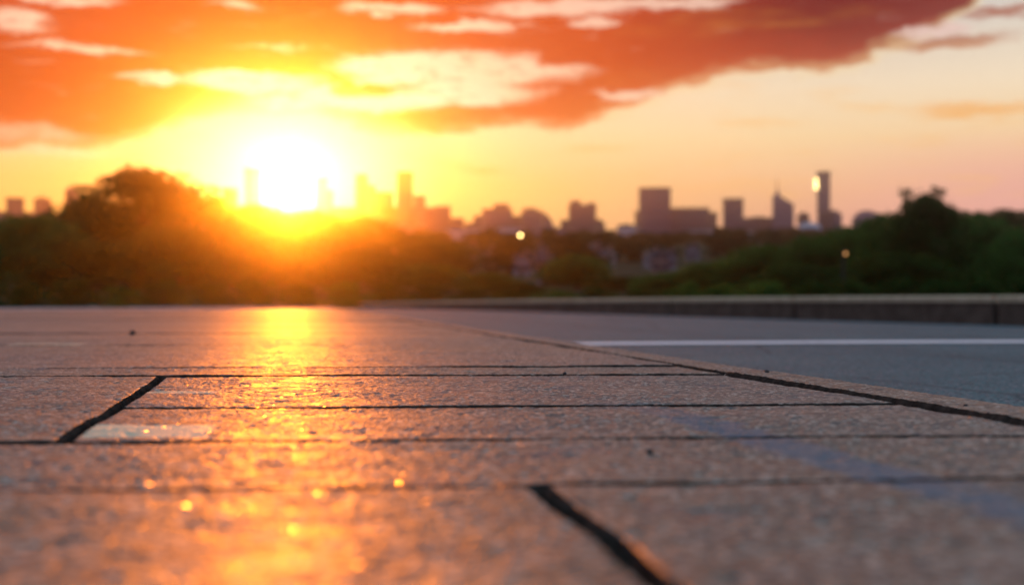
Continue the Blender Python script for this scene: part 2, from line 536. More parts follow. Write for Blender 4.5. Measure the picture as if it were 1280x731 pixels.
# ------------------------------------------------------------------ paving slabs (one structure)
rows = [-1.5, 0.35, 1.286, 1.722, 2.268, 3.180, 3.560, 4.52, 5.37, 6.35, 7.25, 8.6, 9.9, 11.3, 12.7, 14.2, 15.8, 17.4, 19.2, 21.0, 23.0, 25.0, 27.2]
S_KERB, S_LEFT, GAP = 1.205, -18.0, 0.012
slabs = []          # s0, s1, t0, t1
rs = random.Random(11)
fixed = {1: [0.27, -1.7], 2: [-1.05], 3: [-0.303], 4: [-0.303, -2.4], 5: [-1.3, 0.1], 0: [-0.3]}
for k in range(len(rows) - 1):
    t0, t1 = rows[k], rows[k + 1]
    cuts = [S_KERB] + list(fixed.get(k, []))
    if k > 5: cuts.append(S_KERB - rs.uniform(2.6, 4.6))
    while cuts[-1] > S_LEFT: cuts.append(cuts[-1] - rs.uniform(1.7, 2.5) * (1.6 if k > 5 else 1))
    for a, b in zip(cuts[1:], cuts[:-1]):
        if k in (3,) and b <= -0.30:
            continue
        if k == 4 and b <= -0.30:
            slabs.append((a, b, rows[3], t1)); continue
        slabs.append((a, b, t0, t1))

_tab = np.random.default_rng(5).random((256, 256)) * 2 - 1


def vn(x, y, sx=0, sy=0):
    """smooth lattice noise on arrays, -1..1"""
    xi = np.floor(x).astype(int); yi = np.floor(y).astype(int)
    fx = x - xi; fy = y - yi
    fx = fx * fx * (3 - 2 * fx); fy = fy * fy * (3 - 2 * fy)
    g = lambda i, j: _tab[(i + sx) & 255, (j + sy) & 255]
    return (g(xi, yi) * (1 - fx) + g(xi + 1, yi) * fx) * (1 - fy) + (g(xi, yi + 1) * (1 - fx) + g(xi + 1, yi + 1) * fx) * fy


def vfrac(x, y, o=4, sx=0, sy=0):
    t_, a_ = 0, 1.0
    for k in range(o):
        t_ = t_ + a_ * vn(x * 2 ** k, y * 2 ** k, sx + 37 * k, sy + 91 * k); a_ *= 0.5
    return t_


PV, PQ, PT, PM = [], [], [], []      # vertex arrays, quad arrays, tone, material per quad
pcount = 0


def push(V, Q, tone, mi):
    global pcount
    PV.append(V); PQ.append(Q + pcount); PT.append(np.full(len(V), tone)); PM.append(mi)
    pcount += len(V)


def slab(s0, s1, t0, t1, seed):
    g = GAP * 0.5
    near = t0 < 6.0 and s1 > -1.6
    mid_ = t0 < 9 and s1 > -4
    rs_, rt_ = (0.0052, 0.0052) if near and t1 < 3.7 else (0.008, 0.010) if near else (0.06, 0.06) if mid_ else (0.6, 0.6)
    ns = max(2, int((s1 - s0) / rs_)); nt = max(2, int((t1 - t0) / rt_))
    rd = 0.009
    ramp_ = lambda a_, b_, n, g: np.concatenate([[a_ + g, a_ + g + rd * 0.35], np.linspace(a_ + g + rd, b_ - g - rd, n + 1), [b_ - g - rd * 0.35, b_ - g]])
    us, vs = ramp_(s0, s1, ns, 0.0042), ramp_(t0, t1, nt, 0.0095 if t0 < 5 else 0.022)
    nu, nvv = len(us), len(vs)
    SS, TT = np.meshgrid(us, vs)
    rr = random.Random(seed)
    dz = rr.uniform(-0.0025, 0.0025); tx = rr.uniform(-0.0012, 0.0012); ty = rr.uniform(-0.0015, 0.0015)
    tone = rr.random()
    I = np.minimum(np.arange(nu), np.arange(nu)[::-1])[None, :]; J = np.minimum(np.arange(nvv), np.arange(nvv)[::-1])[:, None]
    E = np.minimum(I, J)
    Z = dz + tx * (SS - (s0 + s1) / 2) + ty * (TT - (t0 + t1) / 2)
    ss, tt = SS.copy(), TT.copy()
    if near or mid_:
        Z += 0.0018 * vfrac(SS * 5, TT * 5, 3, seed, 3)
        rag = vfrac(SS * 22, TT * 22, 4, seed, 7)
        # distance to the slab's edge, for worn arrises and chipped corners
        de = np.minimum(np.minimum(SS - s0, s1 - SS), np.minimum(TT - t0, t1 - TT))
        wear = np.clip(1 - de / 0.030, 0, 1) ** 2
        Z -= wear * (0.0020 + 0.0045 * np.clip(rag, 0, 1))
        ss += np.where(I < 2, 0.0040 * rag, 0); tt += np.where(J < 2, 0.0040 * rag, 0)
        tt += 0.010 * vn(SS * 1.7, TT * 1.7, 11, 2) + 0.004 * vn(SS * 7, TT * 7, 17, 2)
        ss += np.where(SS < S_KERB - 0.03, 0.010 * vn(SS * 1.7, TT * 1.7, 51, 9) + 0.004 * vn(SS * 7, TT * 7, 61, 9), 0)
    if near:
        grit = vn(SS * 118, TT * 118, 5 + seed, 40); grit2 = vn(SS * 230 + 3.3, TT * 230, 80 + seed, 10)
        worn = 0.55 + 0.45 * np.clip(0.5 + 0.8 * vfrac(SS * 7, TT * 7, 3, 70, seed), 0, 1)
        Z += worn * (0.0011 * np.clip(grit, -0.4, 1) + 0.0007 * grit2)
        pit = vn(SS * 40, TT * 40, 130 + seed, 77)
        Z -= 0.0030 * np.clip(pit - 0.62, 0, 1) / 0.38
    Z = Z - np.where(E == 0, 0.009, np.where(E == 1, 0.003, 0.0))
    V = np.stack([ss + QX * tt, tt + RY * ss, Z], -1).reshape(-1, 3)
    idx = np.arange(nu * nvv).reshape(nvv, nu)
    Q = np.stack([idx[:-1, :-1], idx[:-1, 1:], idx[1:, 1:], idx[1:, :-1]], -1).reshape(-1, 4)
    mi = np.zeros((nvv - 1, nu - 1), int); mi[:2, :] = 1; mi[-2:, :] = 1; kk = 2; mi[:, :kk] = 1; mi[:, -kk:] = 1
    ring = np.concatenate([idx[0, :], idx[1:, -1], idx[-1, -2::-1], idx[-2:0:-1, 0]])
    low = V[ring].copy(); low[:, 2] = -0.05
    c = len(V); n = len(ring); k = np.arange(n)
    QS = np.stack([ring[(k + 1) % n], ring[k], c + k, c + (k + 1) % n], -1)
    push(np.concatenate([V, low]), np.concatenate([Q, QS]), tone, np.concatenate([mi.ravel(), np.ones(n, int)]))


for i, sl in enumerate(slabs): slab(*sl, i + 1)


def bed(s0, s1, t0, t1, n, m_):
    """dirt and grit lying in the joints"""
    SS, TT = np.meshgrid(np.linspace(s0, s1, n + 1), np.linspace(t0, t1, m_ + 1))
    Z = np.full(SS.shape, -0.022)
    if n > 50: Z = np.minimum(-0.0150 + 0.009 * vn(SS * 5, TT * 5, 3, 3) + 0.006 * vfrac(SS * 31, TT * 31, 3, 9, 9), -0.0065)
    idx = np.arange(SS.size).reshape(SS.shape)
    Q = np.stack([idx[:-1, :-1], idx[:-1, 1:], idx[1:, 1:], idx[1:, :-1]], -1).reshape(-1, 4)
    push(np.stack([SS + QX * TT, TT + RY * SS, Z], -1).reshape(-1, 3), Q, 0.0, np.ones(len(Q), int))


bed(-3.2, S_KERB + 0.01, -0.5, 6.5, 300, 480)
bed(S_LEFT - 2.6, -3.2, -1.5, 6.5, 1, 1)
bed(S_LEFT - 2.6, S_KERB + 0.01, 6.5, 27.2, 1, 1)
bed(-3.2, S_KERB + 0.01, -1.5, -0.5, 1, 1)
PV = np.concatenate(PV); PQ = np.concatenate(PQ).astype(np.int32); PT = np.concatenate(PT); PM = np.concatenate(PM).astype(np.int32)
pm = bpy.data.meshes.new('pavement')
pm.vertices.add(len(PV)); pm.vertices.foreach_set('co', PV.astype(np.float32).ravel())
pm.loops.add(PQ.size); pm.loops.foreach_set('vertex_index', PQ.ravel())
pm.polygons.add(len(PQ))
pm.polygons.foreach_set('loop_start', np.arange(0, PQ.size, 4, dtype=np.int32)); pm.polygons.foreach_set('loop_total', np.full(len(PQ), 4, np.int32))
pm.update(calc_edges=True)
at_ = pm.attributes.new('tone', 'FLOAT', 'POINT'); at_.data.foreach_set('value', PT.astype(np.float32))
pavement = link('pavement', pm, (M['paving'], M['joint']), smooth=True)
pm.polygons.foreach_set('material_index', PM)
tag(pavement, 'long weathered concrete paving slabs with dark open joints, glowing in low sun', 'pavement', kind='structure')

# kerb stones between paving and road
kv = MB()
t_ = -1.5; kr = random.Random(5)
S_K2 = 1.385
while t_ < 42:
    L = kr.uniform(1.3, 1.7)
    n = int(L / 0.009) if 0.8 < t_ < 6 else 16; dz = kr.uniform(-0.002, 0.003); b = len(kv.v)
    prof = [(S_KERB + 0.016, -0.16), (S_KERB + 0.016, -0.013), (S_KERB + 0.028, 0.0)] + [(S_KERB + 0.028 + (S_K2 - 0.042 - S_KERB) * q / 14, -0.001) for q in range(1, 14)] + [(S_K2 - 0.014, -0.002), (S_K2 - 0.003, -0.012), (S_K2, -0.16)]
    for i in range(n + 1):
        tt = t_ + 0.005 + (L - 0.010) * i / n
        for k, (s_, z_) in enumerate(prof):
            j = mnoise.fractal(Vector((s_ * 9, tt * 14, k * 1.3)), 1.0, 2.0, 3) * 0.004
            gq = 0.0013 * max(-0.4, float(vn(np.float64(s_ * 118), np.float64(tt * 118), 3, 5))) + 0.0007 * float(vn(np.float64(s_ * 230), np.float64(tt * 230), 9, 1)) if z_ > -0.05 else 0
            edge = k in (len(prof) - 3, len(prof) - 2)
            chip = 0.010 * max(0.0, mnoise.fractal(Vector((tt * 16, 3.0, 1.0)), 1.0, 2.0, 4) - 0.15) if edge else 0
            kv.v.append(ob(s_ + (j - chip * 1.5 if k >= len(prof) - 3 else 0), tt, z_ + dz + gq - chip + (abs(j) * -0.8 if k in (1, 2) or edge else 0)))
    m_ = len(prof)
    for i in range(n):
        for k in range(m_ - 1):
            a = b + i * m_ + k
            kv.f.append((a, a + m_, a + m_ + 1, a + 1))
    kv.f += [tuple(b + k for k in range(m_)), tuple(b + n * m_ + k for k in reversed(range(m_)))]
    t_ += L
kerb = kv.build('kerb', M['paving'], smooth=True)
kerb.data.materials.append(M['joint'])
for pl in kerb.data.polygons:
    q = [kerb.data.vertices[i].co for i in pl.vertices]
    if len(q) == 4 and all(c.x - QX * c.y < S_KERB + 0.050 for c in q): pl.material_index = 1
tag(kerb, 'worn kerb stones edging the paving beside the road', 'kerb', kind='structure')

# pale edging at the far end of the paving
ev = MB()
pa = [ob(S_LEFT - 2.6, 27.215), ob(S_KERB, 27.215), ob(S_KERB, 27.85), ob(S_LEFT - 2.6, 27.85)]
n = 24
for i in range(n + 1):
    f = i / n
    s_ = S_LEFT - 2.6 + (S_KERB - S_LEFT + 2.6) * f
    zt = 0.012 + 0.030 * math.exp(-((s_ + 1.0) / 2.2) ** 2)
    for t_, z_ in ((27.215, -0.25), (27.215, zt - 0.01), (27.24, zt), (27.83, zt), (27.85, -0.7)):
        ev.v.append(ob(s_, t_, z_))
for i in range(n):
    for k in range(4):
        a = i * 5 + k
        ev.f.append((a, a + 5, a + 6, a + 1))
tag(ev.build('edging', M['edging']), 'pale stone edging across the far end of the paving', 'edging', kind='structure')

# ------------------------------------------------------------------ road
ROAD_Z = -0.10
wall_xy = [(10.4, 2.5), (9.55, 5.0), (7.95, 8.2), (5.92, 13.6), (3.15, 22.0), (-0.55, 34.0), (-4.6, 46.0), (-9.5, 56.0), (-17.0, 62.0)]
wall_top = [0.262, 0.262, 0.262, 0.258, 0.246, 0.20, 0.125, 0.04, -0.02]


def catmull(P, n):
    out = []
    for i in range(len(P) - 1):
        p0, p1, p2, p3 = (np.array(P[max(i - 1, 0)]), np.array(P[i]), np.array(P[i + 1]), np.array(P[min(i + 2, len(P) - 1)]))
        for k in range(n):
            t = k / n
            out.append(0.5 * ((2 * p1) + (-p0 + p2) * t + (2 * p0 - 5 * p1 + 4 * p2 - p3) * t * t + (-p0 + 3 * p1 - 3 * p2 + p3) * t ** 3))
    out.append(np.array(P[-1], float))
    return out


wp = catmull([(x, y, z) for (x, y), z in zip(wall_xy, wall_top)], 24)
rv, rf = [], []
outer = [(14.0, -3.0)] + [(p[0] + 0.05, p[1]) for p in wp]
for k, (x, y) in enumerate(outer):
    tt = (y - RY * S_K2) / (1.0)
    tt = min(max((y) , -1.5), 70.0)
    s_edge = S_K2 - 0.01
    # kerb-side point at the same depth
    xk = s_edge + QX * tt
    if y > 27.4: xk = min(xk, -20.0 + (y - 27.4) * 0.0)
    for i in range(9):
        f = i / 8
        xx = xk + (x - xk) * f
        rv.append((xx, y, ROAD_Z + 0.02 * math.sin(math.pi * min(1, f)) * (1 if y < 27 else 0)))
for k in range(len(outer) - 1):
    for i in range(8):
        a = k * 9 + i
        rf.append((a, a + 1, a + 10, a + 9))
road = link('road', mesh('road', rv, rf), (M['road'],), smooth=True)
tag(road, 'blue grey asphalt road between the kerb and the low stone wall', 'road', kind='structure')

# white line across the road, square to the view
lv, lf = [], []
n = 60
y0, y1 = 7.78, 8.22
x0 = 1.39 + QX * 7.9 + 0.01; x1 = 7.6
for i in range(n + 1):
    f = i / n; x = x0 + (x1 - x0) * f
    frac = (x - (x0 - 0.1)) / (8.0 - (x0 - 0.1))
    z = ROAD_Z + 0.02 * math.sin(math.pi * min(1, max(0, frac))) + 0.005
    j = 0.02 * mnoise.noise(Vector((x * 3, 0, 0)))
    lv += [(x, y0 + j + 0.03 * f, z), (x, y1 + j * 0.7 + 0.03 * f, z)]
for i in range(n):
    lf.append((i * 2, i * 2 + 2, i * 2 + 3, i * 2 + 1))
tag(link('road_line', mesh('road_line', lv, lf), (M['line_paint'],)), 'white painted line crossing the asphalt road', 'road line', kind='structure')


# ------------------------------------------------------------------ low stone wall beyond the road
wall = empty('low_wall', (wp[0][0], wp[0][1], ROAD_Z))
tag(wall, 'low dark stone wall with sunlit-coloured coping along the far side of the road', 'wall')
W_T = 0.34
cum = [0.0]
for a, b_ in zip(wp[:-1], wp[1:]): cum.append(cum[-1] + math.hypot(b_[0] - a[0], b_[1] - a[1]))


def wall_at(d):
    i = min(max(np.searchsorted(cum, d) - 1, 0), len(wp) - 2)
    f = (d - cum[i]) / (cum[i + 1] - cum[i])
    p = wp[i] * (1 - f) + wp[i + 1] * f
    tng = wp[i + 1] - wp[i]
    L = math.hypot(tng[0], tng[1])
    return p, (tng[1] / L, -tng[0] / L)     # outward normal (away from the road)


off = Vector((wp[0][0], wp[0][1], ROAD_Z))


def wall_piece(name, d0, d1, prof_of, m_):
    n = max(2, int((d1 - d0) / 0.4)); v = []; f = []; k_ = None
    for i in range(n + 1):
        p, nn = wall_at(d0 + (d1 - d0) * i / n)
        pr = prof_of(p[2]); k_ = len(pr)
        for o_, z_ in pr:
            j = 0.004 * mnoise.noise(Vector((p[0] * 2, p[1] * 2, z_ * 9)))
            v.append((p[0] + nn[0] * (o_ + j) - off.x, p[1] + nn[1] * (o_ + j) - off.y, z_ - off.z))
    for i in range(n):
        for k in range(k_):
            a = i * k_ + k; b_ = i * k_ + (k + 1) % k_
            f.append((a, b_, b_ + k_, a + k_))
    f += [tuple(reversed(range(k_))), tuple(n * k_ + k for k in range(k_))]
    me = mesh(name, v, f)
    bm = bmesh.new(); bm.from_mesh(me); bmesh.ops.recalc_face_normals(bm, faces=bm.faces); bm.to_mesh(me); bm.free()
    return link(name, me, (m_,), wall)


def px_to_d(px):
    best = min(range(0, int(cum[-1] * 20)), key=lambda k: abs(CX + F * wall_at(k / 20)[0][0] / max(0.1, wall_at(k / 20)[0][1]) - px) if k / 20 > 2 else 1e9)
    return best / 20


joints = [px_to_d(x) for x in (1241, 991, 838)]
dd = joints[-1]
while dd + 5.5 < cum[-1]: dd += 5.5; joints.append(dd)
d0 = 0.0
cuts = [0.0, max(0.6, joints[0] - 4.3)] + joints + [cum[-1]]
for a, b_ in zip(cuts[:-1], cuts[1:]):
    g = 0.05
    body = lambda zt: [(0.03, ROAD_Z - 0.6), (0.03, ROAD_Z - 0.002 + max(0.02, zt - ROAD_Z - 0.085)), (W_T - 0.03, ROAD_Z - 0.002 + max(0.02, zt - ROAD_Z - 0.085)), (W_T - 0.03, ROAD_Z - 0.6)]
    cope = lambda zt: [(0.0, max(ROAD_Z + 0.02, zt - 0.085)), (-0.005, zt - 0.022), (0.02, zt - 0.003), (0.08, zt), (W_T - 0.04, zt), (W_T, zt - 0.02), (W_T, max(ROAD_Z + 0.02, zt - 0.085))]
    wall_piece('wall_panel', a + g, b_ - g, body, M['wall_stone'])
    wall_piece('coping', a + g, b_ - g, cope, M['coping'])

# ------------------------------------------------------------------ pebbles on the paving
M['lamp_metal'], _, _ = new_mat('dark_lamp_metal', (0.02, 0.02, 0.022), 0.6, 0.3)
M['pebble'] = varied('dark_pebble', (0.035, 0.028, 0.024), (0.08, 0.06, 0.05), 90, 0.7, 0.4, 0.5, 0.001)


def pebble(px, py, r, label, seed):
    x, y, _ = gnd(px, py)
    bm = bmesh.new(); bmesh.ops.create_icosphere(bm, subdivisions=3, radius=1)
    for v in bm.verts:
        v.co *= 1 + 0.28 * mnoise.noise(v.co * 1.2 + Vector((seed, 0, 0)))
        v.co = Vector((v.co.x * r, v.co.y * r * 0.8, v.co.z * r * 0.62))
    me = bpy.data.meshes.new('pebble'); bm.to_mesh(me); bm.free()
    o = link('pebble', me, (M['pebble'],), smooth=True)
    o.location = (x, y, r * 0.55); o.rotation_euler = (0, 0, seed)
    tag(o, label, 'pebble', 'pebbles lying on the paving')


pebble(706, 468, 0.0065, 'small dark pebble on the grainy slab in front of the kerb joint', 1.2)
pebble(812, 567, 0.0055, 'tiny brown pebble on the narrow slab row nearest the camera', 2.7)
pebble(166, 418, 0.021, 'dark stone lying far along the paving at left', 4.1)
pebble(958, 466, 0.0075, 'small reddish pebble sitting on the kerb edge by the road', 5.3)
pebble(1207, 508, 0.0045, 'tiny dark pebble on the kerb stone at the right', 6.6)

# ------------------------------------------------------------------ trees
def leaf_material(name, c1, c2, trans):
    m_ = bpy.data.materials.new(name); m_.use_nodes = True
    t = NT(m_.node_tree); t.n.clear()
    at = t.n.new('ShaderNodeAttribute'); at.attribute_name = 'leaf'
    oi = t.n.new('ShaderNodeObjectInfo')
    c = t.mix(at.outputs['Fac'], (*c1, 1), (*c2, 1))
    c = t.mix(t.m('MULTIPLY', oi.outputs['Random'], 0.45), c, (c1[0] * 1.3, c1[1] * 0.9, c1[2] * 0.8, 1))
    d = t.n.new('ShaderNodeBsdfDiffuse'); t.put(d.inputs[0], c)
    tr = t.n.new('ShaderNodeBsdfTranslucent'); t.put(tr.inputs[0], t.mix(0.5, c, (c2[0] * 1.5, c2[1] * 1.4, c2[2] * 0.5, 1)))
    mx = t.n.new('ShaderNodeMixShader'); mx.inputs[0].default_value = trans
    t.l.new(d.outputs[0], mx.inputs[1]); t.l.new(tr.outputs[0], mx.inputs[2])
    o = t.n.new('ShaderNodeOutputMaterial'); t.l.new(mx.outputs[0], o.inputs[0])
    return m_


M['leaf'] = leaf_material('dark_leaves', (0.018, 0.044, 0.013), (0.046, 0.105, 0.024), 0.25)
M['leaf_green'] = leaf_material('green_leaves', (0.030, 0.088, 0.021), (0.082, 0.19, 0.040), 0.3)
M['leaf_far'] = leaf_material('far_leaves', (0.016, 0.026, 0.014), (0.034, 0.052, 0.024), 0.2)
M['bark'] = varied('bark', (0.05, 0.036, 0.027), (0.085, 0.062, 0.046), 3, 0.95, 0.1, 0.8, 0.04)


def crown_mesh(seed, nblob, nleaf, size, shape='dome', sparse_top=False):
    g = np.random.default_rng(seed)
    cs, rads = [], []
    ga = math.pi * (3 - math.sqrt(5))
    for i in range(nblob):
        z = (i + 0.5) / nblob
        a_ = i * ga + g.uniform(-0.35, 0.35)
        if shape == 'dome': rmax = math.sqrt(max(0, 1 - ((z - 0.36) / 0.64) ** 2)) if z > 0.36 else 0.78 + 0.22 * z / 0.36
        else: rmax = 0.85 * math.sin(math.pi * min(1, 0.12 + z * 0.84)) + 0.06
        r = rmax * (g.uniform(0.30, 0.55) if i % 4 == 0 else g.uniform(0.68, 0.90))
        cs.append((r * 0.5 * math.cos(a_), r * 0.5 * math.sin(a_), 0.07 + 0.84 * z + g.uniform(-0.025, 0.025)))
        rads.append(g.uniform(0.085, 0.150))
    cs.append((g.uniform(-0.04, 0.04), g.uniform(-0.04, 0.04), 0.885)); rads.append(0.10)
    for i in range(9):
        cs.append((g.uniform(-0.16, 0.16), g.uniform(-0.16, 0.16), 0.3 + 0.06 * i)); rads.append(0.16)
    if sparse_top:
        for (x, y, z, r) in ((-0.24, 0, 1.00, 0.050), (-0.17, 0.02, 1.02, 0.050), (0.12, 0, 1.03, 0.055), (0.20, 0.02, 1.00, 0.050), (-0.19, 0, 0.93, 0.045), (0.16, 0, 0.93, 0.05), (-0.15, 0, 0.85, 0.09), (0.16, 0, 0.85, 0.09), (0.0, 0, 0.86, 0.12), (-0.1, 0, 0.80, 0.13), (0.1, 0, 0.80, 0.13)):
            cs.append((x, y, z)); rads.append(r)
    cs = np.array(cs); rads = np.array(rads)
    wgt = rads ** 2; wgt /= wgt.sum()
    idx = g.choice(len(cs), nleaf, p=wgt)
    d = g.normal(size=(nleaf, 3)); d /= np.linalg.norm(d, axis=1)[:, None]
    rr = rads[idx] * g.uniform(0.25, 1.0, nleaf) ** 0.45
    # clumps are themselves made of sprigs: pull leaves towards random sprig directions
    P = cs[idx] + d * rr[:, None] * np.array([1.1, 1.1, 0.85])
    P += g.normal(scale=0.012, size=P.shape)
    a = g.normal(size=(nleaf, 3)); a /= np.linalg.norm(a, axis=1)[:, None]
    b = np.cross(a, g.normal(size=(nleaf, 3))); b /= np.linalg.norm(b, axis=1)[:, None]
    sz = size * g.uniform(0.6, 1.3, nleaf)[:, None]
    V = np.stack([P - a * sz, P + b * sz * 0.5, P + a * sz, P - b * sz * 0.5], 1).reshape(-1, 3)
    me = bpy.data.meshes.new('crown')
    me.vertices.add(len(V)); me.vertices.foreach_set('co', V.ravel())
    me.loops.add(nleaf * 4); me.loops.foreach_set('vertex_index', np.arange(nleaf * 4, dtype=np.int32))
    me.polygons.add(nleaf)
    me.polygons.foreach_set('loop_start', np.arange(0, nleaf * 4, 4, dtype=np.int32))
    me.polygons.foreach_set('loop_total', np.full(nleaf, 4, dtype=np.int32))
    me.update(calc_edges=True)
    tone = g.random(len(cs))[idx] * 0.65 + g.random(nleaf) * 0.35
    at = me.attributes.new('leaf', 'FLOAT', 'POINT'); at.data.foreach_set('value', np.repeat(tone, 4))
    return me


def trunk_mesh(seed, limbs=7):
    """unit trunk: height 1, limbs reaching into the crown"""
    g = random.Random(seed); mb = MB()
    pts = [(0.0, 0.0, -0.06)]; x = y = 0
    for k in range(1, 7):
        x += g.uniform(-0.02, 0.02); y += g.uniform(-0.02, 0.02)
        pts.append((x, y, 0.85 * k / 6))
    mb.tube(pts, [0.062, 0.042, 0.036, 0.030, 0.022, 0.014, 0.006], 8)
    for i in range(limbs):
        k = g.randint(1, 4); p = Vector(pts[k]); a = g.uniform(0, 6.28); L = g.uniform(0.2, 0.36)
        q = p + Vector((math.cos(a) * L * 0.5, math.sin(a) * L * 0.5, L * 0.45))
        e = p + Vector((math.cos(a + 0.2) * L, math.sin(a + 0.2) * L, L * 1.15))
        mb.tube([tuple(p), tuple(q), tuple(e)], [0.020, 0.013, 0.004], 6)
    return mesh('trunk', mb.v, mb.f)


crowns = {
    'dome': [crown_mesh(s, 54, 12000, 0.021, 'dome') for s in (1, 2, 3)],
    'tall': [crown_mesh(s, 44, 8000, 0.022, 'tall') for s in (11, 12)],
    'ragged': [crown_mesh(21, 54, 14000, 0.022, 'dome', True)],
    'bush': [crown_mesh(s, 24, 3500, 0.030, 'dome') for s in (31, 32)],
    'far': [crown_mesh(s, 22, 1300, 0.055, 'dome') for s in (41, 42, 43)] + [crown_mesh(44, 20, 1200, 0.05, 'tall')],
}
trunks = [trunk_mesh(s) for s in (1, 2, 3)]
crown_cache = {}


def crown_variant(kind, i, mname):
    k = (kind, i % len(crowns[kind]), mname)
    if k not in crown_cache:
        me = crowns[kind][k[1]].copy(); me.materials.clear(); me.materials.append(M[mname]); crown_cache[k] = me
    return crown_cache[k]


for t__ in trunks: t__.materials.append(M['bark'])
tree_n = 0


def tree(name, x, y, top, width, kind, mname, label, group=None, low=0.06, rot=None, cat='tree'):
    """a tree whose root is on the ground at x,y and whose crown tops out at height `top`"""
    global tree_n
    tree_n += 1
    gz = ground_z(x, y) - 0.05
    h = top - gz
    root = empty(name, (x, y, gz), random.uniform(0, 6.28) if rot is None else rot)
    tag(root, label, cat, group)
    c = bpy.data.objects.new('crown', crown_variant(kind, tree_n, mname)); COL.objects.link(c); c.parent = root
    c.location = (0, 0, h * low); c.scale = (width, width, h * (1 - low) / 0.98)
    if cat == 'tree':
        tr = bpy.data.objects.new('trunk', trunks[tree_n % 3]); COL.objects.link(tr); tr.parent = root
        tr.scale = (min(width, h) * 0.9, min(width, h) * 0.9, h)
    else:
        tr = bpy.data.objects.new('stem', trunks[tree_n % 3]); COL.objects.link(tr); tr.parent = root
        tr.scale = (width * 0.7, width * 0.7, h * 0.9)
    return root


GT = 'trees along the edge of the park'
near_trees = [  # px centre, py top, px width, depth, crown, leaf, label
    (178, 209, 235, 74, 'dome', 'leaf', 'tallest dark rounded tree left of the setting sun'),
    (38, 268, 170, 66, 'dome', 'leaf_green', 'dim green tree at the left edge under the two square towers'),
    (108, 252, 150, 80, 'dome', 'leaf', 'dark tree at the left shoulder of the tallest tree'),
    (262, 244, 110, 88, 'tall', 'leaf', 'dark narrow tree at the right shoulder of the tallest tree'),
    (318, 254, 130, 92, 'dome', 'leaf', 'glowing tree directly below and left of the sun'),
    (388, 262, 140, 94, 'dome', 'leaf', 'glowing tree directly below the sun'),
    (452, 270, 130, 98, 'dome', 'leaf', 'orange hazed tree just right of the sun'),
    (512, 292, 130, 104, 'dome', 'leaf', 'orange hazed tree below the hazy tower cluster'),
    (570, 304, 110, 112, 'tall', 'leaf', 'brown hazed tree where the orange glow ends'),
    (90, 300, 190, 58, 'dome', 'leaf', 'low dark tree in front of the left trees'),
    (225, 286, 190, 60, 'dome', 'leaf', 'broad dark tree in front of the tallest tree'),
    (330, 300, 170, 64, 'dome', 'leaf', 'low broad tree in the sun glow nearest the paving'),
    (440, 312, 170, 66, 'dome', 'leaf', 'low broad tree right of the sun glow'),
    (530, 330, 130, 72, 'dome', 'leaf_green', 'low green tree at the end of the low wall'),
    (722, 318, 105, 118, 'dome', 'leaf_green', 'round mid green tree standing alone between the houses'),
    (610, 340, 90, 104, 'dome', 'leaf_green', 'small green tree left of the pale houses'),
    (648, 352, 80, 92, 'dome', 'leaf', 'small dark tree below the pale houses'),
    (785, 345, 100, 110, 'dome', 'leaf', 'small dark tree right of the round green tree'),
    (838, 340, 110, 96, 'dome', 'leaf_green', 'small green tree above the middle of the wall'),
    (895, 326, 120, 92, 'dome', 'leaf_green', 'green tree left of the dense right hand trees'),
    (955, 306, 130, 88, 'dome', 'leaf_green', 'bright green tree below the slanted tower'),
    (1030, 292, 140, 84, 'dome', 'leaf_green', 'dark green tree below the tallest slim tower'),
    (1092, 276, 120, 80, 'tall', 'leaf', 'dark tree just left of the ragged topped tree'),
    (1156, 244, 112, 70, 'ragged', 'leaf', 'tall tree with two ragged tufts at its top'),
    (1218, 268, 140, 74, 'dome', 'leaf_green', 'dense dark tree right of the ragged topped tree'),
    (1275, 290, 120, 62, 'dome', 'leaf_green', 'bright green tree at the right edge'),
    (1262, 262, 170, 130, 'dome', 'leaf', 'bluish distant tree behind the right edge trees'),
    (1108, 266, 150, 76, 'dome', 'leaf_green', 'dark green dome shaped tree hugging the ragged topped tree on its left'),
    (1192, 260, 160, 82, 'dome', 'leaf', 'wide dark tree filling in right behind the ragged topped tree'),
    (1060, 284, 130, 86, 'dome', 'leaf_green', 'green tree behind the dim orange lamp'),
    (1120, 315, 180, 58, 'dome', 'leaf', 'low black green tree behind the wall at right'),
    (1000, 330, 160, 62, 'dome', 'leaf', 'low dark tree behind the wall below the slim tower'),
    (1340, 270, 150, 66, 'dome', 'leaf', 'dark tree just outside the right edge'),
    (-50, 280, 150, 70, 'dome', 'leaf', 'dark tree just outside the left edge'),
]
for px, py, pw_, d, kind, mn, label in near_trees:
    d *= 2.4 if px < 600 else 1.5
    x = (px - CX) / F * d
    top = EYE + (HY - py) / F * d
    if kind == 'ragged': top -= 0.0
    tree('broadleaf_tree' if kind != 'tall' else 'slender_tree', x, d, top, pw_ / F * d * 0.98, kind, mn, label, GT, rot=0.0 if kind == 'ragged' else None)

